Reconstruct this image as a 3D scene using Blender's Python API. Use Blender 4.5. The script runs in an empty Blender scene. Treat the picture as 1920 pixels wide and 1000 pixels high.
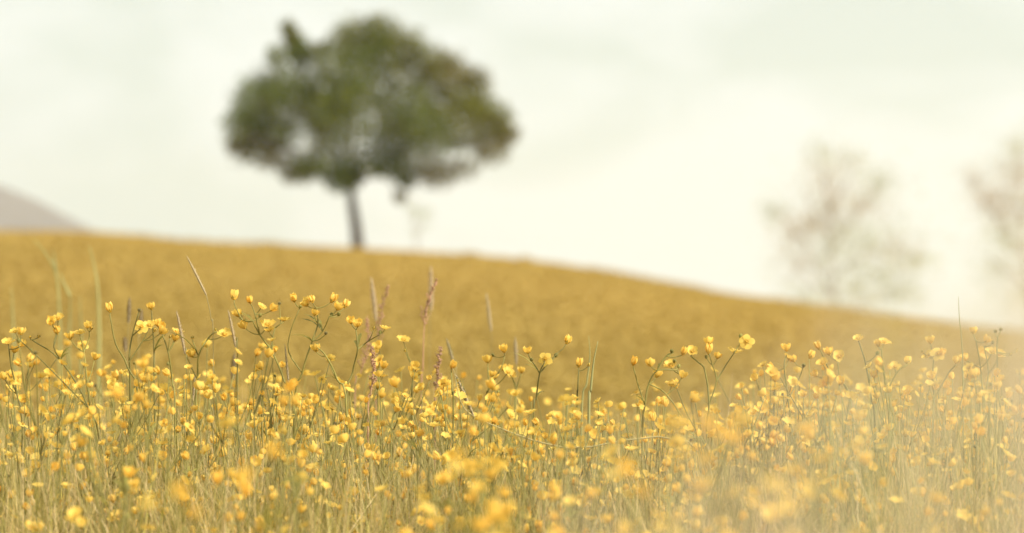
import bpy, math, random
import numpy as np
from mathutils import Vector, Matrix, Quaternion

# ------------------------------------------------------------------ camera, sky, sun
scene = bpy.context.scene
C = scene.collection
CAM_H = 0.55            # lens height above the meadow floor, just over the flower tops
LENS = 100.0
FPX = 1920 * LENS / 36.0   # photo pixels per unit tangent
EYE = 640.0             # photo row of the horizon line
FOCUS = 3.95

cam_d = bpy.data.cameras.new('camera')
cam = bpy.data.objects.new('camera', cam_d)
C.objects.link(cam)
scene.camera = cam
cam.location = (0, 0, CAM_H)
cam.rotation_euler = (math.radians(90), 0, 0)
cam_d.lens = LENS
cam_d.sensor_width = 36.0
cam_d.shift_y = (EYE - 500.0) / 1920.0
cam_d.clip_start = 0.05
cam_d.clip_end = 8000
cam_d.dof.use_dof = True
cam_d.dof.focus_distance = FOCUS
cam_d.dof.aperture_fstop = 4.3

SUN_EL, SUN_AZ = 40.0, 118.0     # azimuth from the view direction towards the right
SUN_STRENGTH = 4.0
HAZE_DENSITY = 0.0003

world = bpy.data.worlds.new('World')
scene.world = world
world.use_nodes = True
wt = world.node_tree
wt.nodes.clear()
def wn(kind, **kw):
    n = wt.nodes.new(kind)
    for k, v in kw.items():
        setattr(n, k, v)
    return n
w_out = wn('ShaderNodeOutputWorld')
sky = wn('ShaderNodeTexSky', sky_type='NISHITA', sun_disc=False)
sky.sun_elevation = math.radians(SUN_EL)
sky.sun_rotation = math.radians(SUN_AZ)
sky.dust_density = 3.0
w_bg1 = wn('ShaderNodeBackground')
w_bg1.inputs['Strength'].default_value = 0.12
wt.links.new(sky.outputs[0], w_bg1.inputs['Color'])
w_tc = wn('ShaderNodeTexCoord')
w_map = wn('ShaderNodeMapping')
w_map.inputs['Scale'].default_value = (1.0, 1.0, 2.0)
w_map.inputs['Location'].default_value = (0.31, 0.12, 0.4)
wt.links.new(w_tc.outputs['Generated'], w_map.inputs['Vector'])
w_noise = wn('ShaderNodeTexNoise')
w_noise.inputs['Scale'].default_value = 9.0
w_noise.inputs['Detail'].default_value = 3.5
w_noise.inputs['Roughness'].default_value = 0.5
w_noise.inputs['Distortion'].default_value = 0.5
wt.links.new(w_map.outputs[0], w_noise.inputs['Vector'])
w_ramp = wn('ShaderNodeValToRGB')
w_ramp.color_ramp.elements[0].position = 0.42
w_ramp.color_ramp.elements[0].color = (0.545, 0.605, 0.54, 1)
w_ramp.color_ramp.elements[1].position = 0.60
w_ramp.color_ramp.elements[1].color = (0.69, 0.725, 0.685, 1)
w_sep = wn('ShaderNodeSeparateXYZ')
wt.links.new(w_tc.outputs['Generated'], w_sep.inputs[0])
w_hor = wn('ShaderNodeMapRange')      # air brightens towards the horizon all round
w_hor.inputs['From Min'].default_value = 0.0; w_hor.inputs['From Max'].default_value = 0.14
w_hor.inputs['To Min'].default_value = 0.14; w_hor.inputs['To Max'].default_value = -0.03
wt.links.new(w_sep.outputs['Z'], w_hor.inputs['Value'])
w_add = wn('ShaderNodeMath', operation='ADD')
wt.links.new(w_noise.outputs['Fac'], w_add.inputs[0]); wt.links.new(w_hor.outputs[0], w_add.inputs[1])
wt.links.new(w_add.outputs[0], w_ramp.inputs['Fac'])
w_bg2 = wn('ShaderNodeBackground')
w_bg2.inputs['Strength'].default_value = 1.0
wt.links.new(w_ramp.outputs[0], w_bg2.inputs['Color'])
w_mix = wn('ShaderNodeMixShader')
w_mix.inputs[0].default_value = 0.93
wt.links.new(w_bg1.outputs[0], w_mix.inputs[1])
wt.links.new(w_bg2.outputs[0], w_mix.inputs[2])
wt.links.new(w_mix.outputs[0], w_out.inputs['Surface'])

sun_d = bpy.data.lights.new('sun', 'SUN')
sun_d.energy = SUN_STRENGTH
sun_d.angle = math.radians(4)
sun_d.color = (1.0, 0.95, 0.87)
sun = bpy.data.objects.new('sun', sun_d)
C.objects.link(sun)
_e, _a = math.radians(SUN_EL), math.radians(SUN_AZ)
sun_dir = Vector((math.sin(_a) * math.cos(_e), math.cos(_a) * math.cos(_e), math.sin(_e)))
sun.rotation_euler = (-sun_dir).to_track_quat('-Z', 'Y').to_euler()

scene.view_settings.view_transform = 'Standard'
scene.view_settings.look = 'None'
scene.view_settings.exposure = 0.5
scene.view_settings.gamma = 1.0
scene.view_settings.use_curve_mapping = False
scene.cycles.use_denoising = True
scene.cycles.max_bounces = 10
scene.cycles.diffuse_bounces = 5
scene.cycles.transmission_bounces = 5
scene.cycles.transparent_max_bounces = 8
scene.cycles.volume_bounces = 2
scene.cycles.caustics_reflective = False
scene.cycles.caustics_refractive = False

rng = random.Random(11)
nr = np.random.default_rng(11)

def at(px, py, d):
    """photo pixel + a distance in metres -> a point in the place"""
    return Vector(((px - 960.0) / FPX * d, d, CAM_H + (EYE - py) / FPX * d))

# ------------------------------------------------------------------ materials
def new_mat(name):
    m = bpy.data.materials.new(name)
    m.use_nodes = True
    m.node_tree.nodes.clear()
    return m, m.node_tree

def leafy(name, col=None, attr=None, trans=0.35, rough=0.55, spec=0.3, var=0.12, noise=0.0, nscale=40.0, tcol=1.0):
    """thin plant tissue: glossy-diffuse front plus light passing through"""
    m, t = new_mat(name)
    N, L = t.nodes, t.links
    out = N.new('ShaderNodeOutputMaterial')
    bs = N.new('ShaderNodeBsdfPrincipled')
    bs.inputs['Roughness'].default_value = rough
    bs.inputs['Specular IOR Level'].default_value = spec
    tr = N.new('ShaderNodeBsdfTranslucent')
    mx = N.new('ShaderNodeMixShader')
    mx.inputs[0].default_value = trans
    if attr:
        a = N.new('ShaderNodeAttribute'); a.attribute_name = attr
        src = a.outputs['Color']
    else:
        r = N.new('ShaderNodeRGB'); r.outputs[0].default_value = (*col, 1)
        src = r.outputs[0]
    oi = N.new('ShaderNodeObjectInfo')
    mr = N.new('ShaderNodeMapRange')
    mr.inputs['To Min'].default_value = 1 - var
    mr.inputs['To Max'].default_value = 1 + var
    L.new(oi.outputs['Random'], mr.inputs['Value'])
    hs = N.new('ShaderNodeHueSaturation')
    L.new(mr.outputs[0], hs.inputs['Value'])
    L.new(src, hs.inputs['Color'])
    src = hs.outputs[0]
    if noise > 0:
        tc = N.new('ShaderNodeTexCoord')
        nz = N.new('ShaderNodeTexNoise'); nz.inputs['Scale'].default_value = nscale
        nz.inputs['Detail'].default_value = 4
        L.new(tc.outputs['Object'], nz.inputs['Vector'])
        mr2 = N.new('ShaderNodeMapRange')
        mr2.inputs['From Min'].default_value = 0.3; mr2.inputs['From Max'].default_value = 0.7
        mr2.inputs['To Min'].default_value = 1 - noise; mr2.inputs['To Max'].default_value = 1 + noise
        L.new(nz.outputs['Fac'], mr2.inputs['Value'])
        h2 = N.new('ShaderNodeHueSaturation')
        L.new(mr2.outputs[0], h2.inputs['Value'])
        L.new(src, h2.inputs['Color'])
        src = h2.outputs[0]
    L.new(src, bs.inputs['Base Color'])
    L.new(src, tr.inputs['Color'])
    L.new(bs.outputs[0], mx.inputs[1])
    L.new(tr.outputs[0], mx.inputs[2])
    L.new(mx.outputs[0], out.inputs['Surface'])
    return m

def ground_mat(name, c1, c2, c3, scale, bump=0.3):
    m, t = new_mat(name)
    N, L = t.nodes, t.links
    out = N.new('ShaderNodeOutputMaterial')
    bs = N.new('ShaderNodeBsdfPrincipled')
    bs.inputs['Roughness'].default_value = 0.9
    bs.inputs['Specular IOR Level'].default_value = 0.1
    tc = N.new('ShaderNodeTexCoord')
    n1 = N.new('ShaderNodeTexNoise'); n1.inputs['Scale'].default_value = scale; n1.inputs['Detail'].default_value = 8
    n2 = N.new('ShaderNodeTexNoise'); n2.inputs['Scale'].default_value = scale * 0.03; n2.inputs['Detail'].default_value = 4
    L.new(tc.outputs['Object'], n1.inputs['Vector']); L.new(tc.outputs['Object'], n2.inputs['Vector'])
    r1 = N.new('ShaderNodeValToRGB')
    r1.color_ramp.elements[0].position = 0.35; r1.color_ramp.elements[0].color = (*c1, 1)
    r1.color_ramp.elements[1].position = 0.65; r1.color_ramp.elements[1].color = (*c2, 1)
    L.new(n1.outputs['Fac'], r1.inputs['Fac'])
    r2 = N.new('ShaderNodeValToRGB')
    r2.color_ramp.elements[0].position = 0.42; r2.color_ramp.elements[0].color = (0, 0, 0, 1)
    r2.color_ramp.elements[1].position = 0.72; r2.color_ramp.elements[1].color = (0.6, 0.6, 0.6, 1)
    L.new(n2.outputs['Fac'], r2.inputs['Fac'])
    mx = N.new('ShaderNodeMix'); mx.data_type = 'RGBA'
    L.new(r2.outputs[0], mx.inputs[0])
    L.new(r1.outputs[0], mx.inputs[6]); mx.inputs[7].default_value = (*c3, 1)
    L.new(mx.outputs[2], bs.inputs['Base Color'])
    bp = N.new('ShaderNodeBump'); bp.inputs['Strength'].default_value = bump
    L.new(n1.outputs['Fac'], bp.inputs['Height']); L.new(bp.outputs[0], bs.inputs['Normal'])
    L.new(bs.outputs[0], out.inputs['Surface'])
    return m

M_petal = leafy('petal', (0.95, 0.67, 0.14), trans=0.42, rough=0.5, spec=0.25, var=0.07, noise=0.05, nscale=300)
M_centre = leafy('flower_centre', (0.62, 0.36, 0.04), trans=0.1, rough=0.7, var=0.15)
M_sepal = leafy('sepal', (0.50, 0.42, 0.10), trans=0.3)
M_stem = leafy('stem', (0.27, 0.235, 0.06), trans=0.12, rough=0.6, var=0.35, noise=0.18, nscale=60)
M_leaf = leafy('leaf', (0.30, 0.27, 0.06), trans=0.4, rough=0.6, var=0.3, noise=0.15, nscale=90)
M_bud = leafy('bud', (0.30, 0.27, 0.07), trans=0.15, rough=0.7, var=0.3)
M_seed = leafy('seed', (0.21, 0.17, 0.06), trans=0.05, rough=0.8, var=0.3)
M_grass = leafy('grass_blade', attr='Col', trans=0.3, rough=0.6, var=0.0)
M_head_grey = leafy('grass_head_grey', (0.55, 0.46, 0.30), trans=0.15, rough=0.8, var=0.2, noise=0.35, nscale=500)
M_head_pink = leafy('grass_head_pink', (0.62, 0.46, 0.34), trans=0.2, rough=0.8, var=0.2, noise=0.3, nscale=500)
M_head_green = leafy('grass_head_green', (0.22, 0.22, 0.10), trans=0.15, rough=0.8, var=0.2, noise=0.3, nscale=500)
M_head_dark = leafy('grass_head_dark', (0.20, 0.14, 0.07), trans=0.1, rough=0.8, var=0.2, noise=0.3, nscale=500)
M_head_core = leafy('grass_head_core', (0.44, 0.34, 0.19), trans=0.1, rough=0.9, var=0.2)
M_straw = leafy('straw_stem', (0.46, 0.38, 0.17), trans=0.2, rough=0.6, var=0.25)
M_palestem = leafy('pale_green_stem', (0.42, 0.40, 0.16), trans=0.2, rough=0.6, var=0.2)
M_sorrel = leafy('sorrel', (0.60, 0.37, 0.22), trans=0.3, rough=0.7, var=0.2)
M_tree = leafy('tree_leaf', attr='Col', trans=0.35, rough=0.7, spec=0.1, var=0.0)
M_bark = leafy('bark', (0.07, 0.045, 0.03), trans=0.0, rough=0.9, spec=0.1, noise=0.35, nscale=6)
M_twig = leafy('pale_bark', (0.30, 0.21, 0.15), trans=0.0, rough=0.9, spec=0.1, noise=0.3, nscale=5)
M_ground = ground_mat('meadow_soil', (0.43, 0.30, 0.085), (0.46, 0.315, 0.088), (0.39, 0.30, 0.085), 6.0, 0.08)
M_hill = ground_mat('heather_hill', (0.105, 0.085, 0.08), (0.145, 0.12, 0.11), (0.10, 0.09, 0.08), 0.05, 0.3)

# ------------------------------------------------------------------ mesh helpers
class MB:
    """collects vertices / faces / material slots / vertex colours for one mesh"""
    def __init__(s):
        s.v, s.f, s.mi, s.c = [], [], [], []
    def add(s, verts, faces, mi=0, col=None):
        o = len(s.v)
        s.v.extend(verts)
        s.f.extend([tuple(i + o for i in f) for f in faces])
        s.mi.extend([mi] * len(faces))
        if col is not None:
            s.c.extend([col] * len(verts))
    def mesh(s, name, mats, smooth=True):
        me = bpy.data.meshes.new(name)
        me.from_pydata([tuple(p) for p in s.v], [], s.f)
        for m in mats:
            me.materials.append(m)
        if len(mats) > 1:
            me.polygons.foreach_set('material_index', s.mi)
        if smooth:
            me.polygons.foreach_set('use_smooth', [True] * len(s.f))
        if s.c:
            a = me.color_attributes.new('Col', 'FLOAT_COLOR', 'POINT')
            a.data.foreach_set('color', np.array([(*c, 1) for c in s.c], dtype=np.float32).ravel())
        me.update()
        return me

def np_mesh(name, V, F, mat, col=None):
    """big joined mesh from numpy arrays (F quads or tris)"""
    me = bpy.data.meshes.new(name)
    k = F.shape[1]
    me.vertices.add(len(V)); me.vertices.foreach_set('co', V.astype(np.float32).ravel())
    me.loops.add(F.size); me.loops.foreach_set('vertex_index', F.astype(np.int32).ravel())
    me.polygons.add(len(F))
    me.polygons.foreach_set('loop_start', np.arange(len(F), dtype=np.int32) * k)
    me.polygons.foreach_set('use_smooth', np.ones(len(F), dtype=bool))
    me.materials.append(mat)
    if col is not None:
        a = me.color_attributes.new('Col', 'FLOAT_COLOR', 'POINT')
        a.data.foreach_set('color', np.concatenate([col, np.ones((len(col), 1))], 1).astype(np.float32).ravel())
    me.update(calc_edges=True)
    return me

def link(name, me, parent=None):
    o = bpy.data.objects.new(name, me)
    C.objects.link(o)
    if parent is not None:
        o.parent = parent
    return o

def tag(o, label=None, cat=None, group=None, kind=None):
    if label: o['label'] = label
    if cat: o['category'] = cat
    if group: o['group'] = group
    if kind: o['kind'] = kind
    return o

def frame(d):
    d = d.normalized()
    r = Vector((1, 0, 0)) if abs(d.x) < 0.8 else Vector((0, 1, 0))
    u = d.cross(r).normalized()
    return u, d.cross(u).normalized()

def tube(mb, pts, radii, sides=5, mi=0, col=None, cap=True):
    n = len(pts)
    vs, fs = [], []
    for i, p in enumerate(pts):
        d = (pts[min(i + 1, n - 1)] - pts[max(i - 1, 0)])
        if d.length < 1e-9:
            d = Vector((0, 0, 1))
        u, w = frame(d)
        r = radii[i] if hasattr(radii, '__len__') else radii
        for k in range(sides):
            a = 2 * math.pi * k / sides
            vs.append(p + u * (r * math.cos(a)) + w * (r * math.sin(a)))
    for i in range(n - 1):
        for k in range(sides):
            k2 = (k + 1) % sides
            fs.append((i * sides + k, i * sides + k2, (i + 1) * sides + k2, (i + 1) * sides + k))
    if cap:
        fs.append(tuple(range((n - 1) * sides, n * sides)))
    mb.add(vs, fs, mi, col)

def curve_pts(ctrl, n=5):
    """Catmull-Rom through the control points"""
    P = [ctrl[0] * 2 - ctrl[1]] + list(ctrl) + [ctrl[-1] * 2 - ctrl[-2]]
    out = []
    for i in range(1, len(P) - 2):
        a, b, c, d = P[i - 1], P[i], P[i + 1], P[i + 2]
        for k in range(n):
            t = k / n
            out.append(0.5 * (2 * b + (c - a) * t + (2 * a - 5 * b + 4 * c - d) * t * t + (3 * b - a - 3 * c + d) * t ** 3))
    out.append(Vector(ctrl[-1]))
    return out

def ball(mb, c, rx, rz, axis=Vector((0, 0, 1)), seg=7, rings=5, mi=0, col=None, jitter=0.0):
    q = Vector((0, 0, 1)).rotation_difference(axis)
    vs, fs = [], []
    for i in range(rings + 1):
        th = math.pi * i / rings
        for k in range(seg):
            a = 2 * math.pi * k / seg
            j = 1 + rng.uniform(-jitter, jitter)
            vs.append(c + q @ Vector((rx * math.sin(th) * math.cos(a) * j, rx * math.sin(th) * math.sin(a) * j, -rz * math.cos(th) * j)))
    for i in range(rings):
        for k in range(seg):
            k2 = (k + 1) % seg
            fs.append((i * seg + k, i * seg + k2, (i + 1) * seg + k2, (i + 1) * seg + k))
    mb.add(vs, fs, mi, col)

# ------------------------------------------------------------------ terrain
_cpx = np.array([-4000, -1200, 0, 110, 250, 330, 500, 672, 900, 1000, 1100, 1200, 1300, 1500, 1700, 1900, 2100, 2600, 6000], float)
_cpy = np.array([432, 437, 449, 448, 452, 466, 472, 480, 493, 502, 517, 536, 555, 583, 609, 635, 662, 700, 730], float)
CREST = 100.0
def crest_z(x):
    px = 960 + x / CREST * FPX
    s = 0
    for k in (-60, -30, 0, 30, 60):
        s = s + np.interp(px + k, _cpx, _cpy)
    return CAM_H + (EYE - s / 5) / FPX * CREST

def ground_z(x, y):
    x = np.asarray(x, float); y = np.asarray(y, float)
    Cz = crest_z(x * 100.0 / np.clip(np.abs(y) * 0.8 + 20, 20, None))
    low = -0.32
    dip = low * np.clip((y - 4.3) / 5.7, 0, 1) ** 2 * (3 - 2 * np.clip((y - 4.3) / 5.7, 0, 1))
    t = np.clip((y - 10) / 90, 0, 1)
    up = dip + (Cz - low) * t * (1.3 - 0.3 * t) * np.clip(t * 12, 0, 1) ** 0.5
    fall = -15 * (1 - np.exp(-(np.clip(y - CREST, 0, None) / 55) ** 2))
    z = up + fall
    z = z + 0.012 * np.sin(x * 2.3 + 1) * np.sin(y * 1.9) * np.clip(1 - y / 80, 0, 1)
    return z

def gz(x, y):
    return float(ground_z(x, y))

ys = np.concatenate([np.linspace(-40, 0, 12, endpoint=False), np.linspace(0, 16, 50, endpoint=False),
                     np.linspace(16, 130, 80, endpoint=False), np.geomspace(130, 5000, 40)])
xs = np.sinh(np.linspace(-6.2, 6.2, 161)) * 8.0
X, Y = np.meshgrid(xs, ys)
V = np.stack([X, Y, ground_z(X, Y)], -1).reshape(-1, 3)
nx, ny = len(xs), len(ys)
idx = np.arange(nx * ny).reshape(ny, nx)
F = np.stack([idx[:-1, :-1], idx[:-1, 1:], idx[1:, 1:], idx[1:, :-1]], -1).reshape(-1, 4)
g = link('ground', np_mesh('ground', V, F, M_ground))
tag(g, kind='structure')

# far hill on the left
hd = 1600.0
hp = np.array([-3200, -1500, -700, -300, 0, 60, 110, 165, 260, 420, 700], float)
hy = np.array([300, 240, 290, 314, 345, 372, 401, 430, 490, 600, 700], float)
hx = (np.linspace(-3200, 700, 180) - 960) / FPX * hd
hys = np.linspace(hd - 760, hd + 760, 50)
X, Y = np.meshgrid(hx, hys)
ridge = CAM_H + (EYE - np.interp(960 + X / hd * FPX, hp, hy)) / FPX * hd
Z = -17 + (ridge + 17) * np.exp(-((Y - hd) / 300.0) ** 2) + 0.9 * np.sin(X * 0.05 + Y * 0.02) * np.exp(-((Y - hd) / 300.0) ** 2)
V = np.stack([X, Y, Z], -1).reshape(-1, 3)
nx, ny = len(hx), len(hys)
idx = np.arange(nx * ny).reshape(ny, nx)
F = np.stack([idx[:-1, :-1], idx[:-1, 1:], idx[1:, 1:], idx[1:, :-1]], -1).reshape(-1, 4)
tag(link('distant_hill', np_mesh('distant_hill', V, F, M_hill)), kind='structure')

# ------------------------------------------------------------------ trees
def leaf_cloud(name, clumps, dist, mat, size, parent, origin, depth=1.0, soft=False):
    """clumps: (px, py, r_px, squash, n, colour); leaf-sized folded faces through each clump's volume"""
    VV, FF, CC = [], [], []
    s = dist / FPX
    base = 0
    for (px, py, r, sq, n, col) in clumps:
        c = np.array(at(px, py, dist)) - np.array(origin)
        p = nr.normal(size=(n, 3))
        p /= np.linalg.norm(p, axis=1)[:, None]
        rad = nr.random(n) ** 0.62 * 1.2 if soft else nr.random(n) ** 0.45
        p *= rad[:, None] * r * s * np.array([1, depth, sq])
        p += nr.normal(scale=0.08 * r * s, size=(n, 3))
        c2 = c + np.array([0, nr.uniform(-0.5, 0.5) * r * s * 1.5 * depth, 0])
        p += c2
        d = nr.normal(size=(n, 3)); d /= np.linalg.norm(d, axis=1)[:, None]
        e = np.cross(d, nr.normal(size=(n, 3))); e /= np.linalg.norm(e, axis=1)[:, None]
        L = size * nr.uniform(0.6, 1.4, (n, 1))
        quad = np.stack([p - d * L, p + e * L * 0.55, p + d * L, p - e * L * 0.55], 1)
        VV.append(quad.reshape(-1, 3))
        FF.append(np.arange(4 * n).reshape(n, 4) + base)
        base += 4 * n
        cc = np.array(col)[None] * nr.uniform(0.7, 1.35, (n, 1)) * np.array([1, 1, 1])
        CC.append(np.repeat(cc, 4, 0))
    me = np_mesh(name, np.concatenate(VV), np.concatenate(FF), mat, np.concatenate(CC))
    return link(name, me, parent)

def limb(name, pixel_pts, dist, w0, w1, origin, parent, mat, dy=0.0, sides=7):
    n = len(pixel_pts)
    ctrl = []
    for i, (px, py) in enumerate(pixel_pts):
        p = at(px, py, dist) - Vector(origin)
        p.y += dy * i / max(1, n - 1)
        ctrl.append(p)
    pts = curve_pts(ctrl, 4)
    m = len(pts)
    rad = [(w0 + (w1 - w0) * i / (m - 1)) for i in range(m)]
    mb = MB()
    tube(mb, pts, rad, sides)
    return link(name, mb.mesh(name, [mat]), parent)

D = CREST - 0.5
ob = at(672, 480, D)
ob.z = gz(ob.x, D) - 0.05
tree = bpy.data.objects.new('tree', None); C.objects.link(tree); tree.location = ob
tag(tree, 'broad round-crowned green tree standing alone on the hill crest', 'tree')
limb('trunk', [(673, 486), (671, 462), (668, 430), (662, 390), (657, 355), (655, 325)], D, 0.24, 0.12, ob, tree, M_bark)
for pts, w0, dy in [
        ([(657, 352), (615, 310), (560, 285), (490, 262), (445, 245)], 0.13, -1.5),
        ([(656, 345), (625, 280), (585, 200), (555, 120), (545, 60)], 0.14, 1.0),
        ([(656, 335), (660, 250), (665, 160), (690, 60)], 0.16, -0.6),
        ([(657, 345), (700, 280), (760, 200), (800, 110)], 0.14, 1.6),
        ([(657, 350), (720, 300), (800, 260), (880, 235), (945, 232)], 0.14, -1.2),
        ([(658, 352), (715, 322), (790, 320), (860, 305)], 0.1, 1.2),
        ([(700, 322), (735, 345), (750, 385)], 0.06, 0.3),
        ([(620, 312), (560, 320), (490, 300)], 0.07, 1.0),
        ([(600, 230), (530, 200), (470, 190)], 0.07, -0.8)]:
    limb('limb', pts, D, w0 * 0.6, 0.02, ob, tree, M_bark, dy)
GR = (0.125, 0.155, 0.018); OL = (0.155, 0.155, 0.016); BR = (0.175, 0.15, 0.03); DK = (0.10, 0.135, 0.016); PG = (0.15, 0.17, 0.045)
crown = [
    (540, 52, 17, 1.2, 80, OL), (548, 72, 20, 1.2, 120, OL), (556, 90, 24, 1.0, 140, GR), (562, 100, 26, 1.0, 130, GR), (520, 110, 26, 0.8, 100, PG), (600, 95, 30, 0.6, 110, OL),
    (660, 75, 50, 0.75, 420, OL), (715, 62, 42, 0.75, 330, OL), (700, 105, 60, 0.6, 330, GR), (765, 85, 38, 0.7, 200, OL),
    (640, 120, 50, 0.5, 170, PG), (560, 140, 55, 0.6, 230, PG), (500, 160, 48, 0.6, 200, PG),
    (480, 195, 52, 0.7, 420, GR), (540, 190, 60, 0.65, 520, GR), (610, 185, 62, 0.75, 560, GR), (455, 235, 40, 0.7, 260, GR),
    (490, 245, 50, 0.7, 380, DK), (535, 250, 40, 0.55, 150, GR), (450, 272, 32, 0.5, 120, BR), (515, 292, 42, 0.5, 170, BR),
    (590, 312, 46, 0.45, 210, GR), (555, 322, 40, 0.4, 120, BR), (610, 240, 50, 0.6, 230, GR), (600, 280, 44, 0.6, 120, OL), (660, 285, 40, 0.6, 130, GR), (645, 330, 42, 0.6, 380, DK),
    (650, 215, 66, 0.7, 520, GR), (680, 160, 66, 0.7, 430, GR), (740, 135, 60, 0.7, 400, OL), (800, 120, 46, 0.7, 280, OL),
    (840, 135, 42, 0.8, 260, BR), (890, 150, 34, 0.8, 190, BR), (820, 175, 62, 0.7, 480, OL), (880, 195, 52, 0.7, 400, OL),
    (920, 225, 46, 0.6, 340, OL), (945, 248, 32, 0.55, 190, BR), (720, 200, 44, 0.6, 90, BR), (770, 215, 56, 0.7, 430, GR),
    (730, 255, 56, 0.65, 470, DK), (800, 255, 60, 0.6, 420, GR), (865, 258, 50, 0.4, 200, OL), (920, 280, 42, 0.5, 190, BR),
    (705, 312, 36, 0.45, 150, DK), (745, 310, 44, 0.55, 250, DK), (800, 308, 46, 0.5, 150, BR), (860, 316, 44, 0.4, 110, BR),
    (762, 338, 26, 0.45, 80, GR), (750, 368, 15, 0.9, 36, BR), (470, 285, 42, 0.5, 110, OL), (560, 322, 44, 0.35, 110, OL), (690, 195, 235, 0.42, 420, GR), (700, 230, 230, 0.3, 260, OL), (870, 225, 60, 0.6, 160, OL), (650, 160, 70, 0.6, 160, GR), (820, 335, 36, 0.4, 90, BR)]
crown = [(a, b, r, min(1.0, s * 1.4), int(n * 2.3), c) for a, b, r, s, n, c in crown]
leaf_cloud('crown', crown, D, M_tree, 0.085, tree, ob, depth=1.5)

# thin sapling by the tree
D2 = CREST - 1.5
o2 = at(782, 486, D2); o2.z = gz(o2.x, D2) - 0.03
sap = bpy.data.objects.new('sapling', None); C.objects.link(sap); sap.location = o2
tag(sap, 'thin pale sapling on the hill crest under the edge of the large tree', 'sapling')
limb('trunk', [(782, 490), (780, 440), (776, 405), (772, 375)], D2, 0.03, 0.012, o2, sap, M_twig)
limb('limb', [(780, 440), (792, 420), (800, 395)], D2, 0.015, 0.006, o2, sap, M_twig)
PL = (0.42, 0.46, 0.26)
leaf_cloud('crown', [(778, 395, 26, 0.8, 45, PL), (795, 410, 22, 0.9, 35, PL), (780, 435, 24, 0.8, 28, PL), (768, 380, 16, 1, 18, PL)], D2, M_tree, 0.06, sap, o2)

# two thin-leaved trees beyond the crest on the right
D3 = 170.0
PT = (0.50, 0.40, 0.29); PY = (0.54, 0.54, 0.38); PGn = (0.48, 0.49, 0.35)  # leaf colours paled to stand in for haze in the air
def thin_tree(px, trunk, limbs, clumps, label, dist):
    o = at(px, 600, dist); o.z = gz(o.x, dist) - 0.1
    r = bpy.data.objects.new('tree', None); C.objects.link(r); r.location = o
    tag(r, label, 'tree', 'thin-leaved trees beyond the hill')
    y0 = EYE + (CAM_H - o.z) * FPX / dist
    limb('trunk', [(px, y0)] + trunk, dist, 0.07, 0.03, o, r, M_twig)
    for L in limbs:
        limb('limb', L, dist, 0.07, 0.02, o, r, M_twig, rng.uniform(-1.5, 1.5), 5)
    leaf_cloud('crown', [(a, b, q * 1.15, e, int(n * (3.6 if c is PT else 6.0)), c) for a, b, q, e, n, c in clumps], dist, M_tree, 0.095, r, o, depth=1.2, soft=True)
thin_tree(1572, [(1570, 620), (1562, 520), (1556, 430), (1545, 330), (1535, 270)],
    [[(1565, 560), (1520, 480), (1470, 410), (1440, 385)], [(1558, 470), (1600, 410), (1640, 360), (1665, 335)],
     [(1560, 520), (1620, 480), (1680, 465), (1730, 490)], [(1556, 440), (1520, 390), (1510, 340)],
     [(1564, 560), (1510, 520), (1490, 480)], [(1568, 590), (1640, 560), (1700, 540)], [(1552, 400), (1580, 350), (1600, 320)]],
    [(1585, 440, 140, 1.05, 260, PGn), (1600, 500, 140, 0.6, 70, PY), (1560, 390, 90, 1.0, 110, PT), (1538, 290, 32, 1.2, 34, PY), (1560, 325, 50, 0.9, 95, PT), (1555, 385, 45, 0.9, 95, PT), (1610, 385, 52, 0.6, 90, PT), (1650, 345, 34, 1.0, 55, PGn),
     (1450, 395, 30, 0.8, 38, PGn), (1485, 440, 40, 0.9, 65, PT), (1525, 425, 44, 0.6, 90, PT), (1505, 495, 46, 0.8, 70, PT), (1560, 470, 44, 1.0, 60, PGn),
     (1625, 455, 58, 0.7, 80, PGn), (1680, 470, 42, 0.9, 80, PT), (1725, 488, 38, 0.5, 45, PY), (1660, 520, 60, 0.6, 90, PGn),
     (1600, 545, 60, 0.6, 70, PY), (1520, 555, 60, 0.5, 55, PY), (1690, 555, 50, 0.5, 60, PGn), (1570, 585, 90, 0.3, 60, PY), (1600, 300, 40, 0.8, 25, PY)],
    'pale thin-leaved tree beyond the hill, its open crown tapering to a single top', D3)
thin_tree(1935, [(1930, 620), (1925, 520), (1915, 420), (1910, 320), (1905, 260)],
    [[(1922, 480), (1870, 410), (1830, 360), (1812, 320)], [(1915, 420), (1950, 360), (1990, 310)], [(1925, 540), (1880, 500), (1850, 480)],
     [(1925, 520), (1980, 470), (2040, 440)]],
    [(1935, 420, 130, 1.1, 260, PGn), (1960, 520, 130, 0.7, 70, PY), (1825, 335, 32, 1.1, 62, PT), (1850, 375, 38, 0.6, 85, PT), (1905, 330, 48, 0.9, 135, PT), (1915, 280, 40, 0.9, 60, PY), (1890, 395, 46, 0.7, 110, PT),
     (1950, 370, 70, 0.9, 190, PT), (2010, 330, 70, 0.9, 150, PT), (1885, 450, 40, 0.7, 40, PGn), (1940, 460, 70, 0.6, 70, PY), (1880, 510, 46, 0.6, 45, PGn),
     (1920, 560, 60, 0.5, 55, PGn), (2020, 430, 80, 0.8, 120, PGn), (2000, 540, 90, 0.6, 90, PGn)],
    'brownish thin-leaved tree beyond the hill with a side branch curving up like a hook', D3 + 4)

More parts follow.
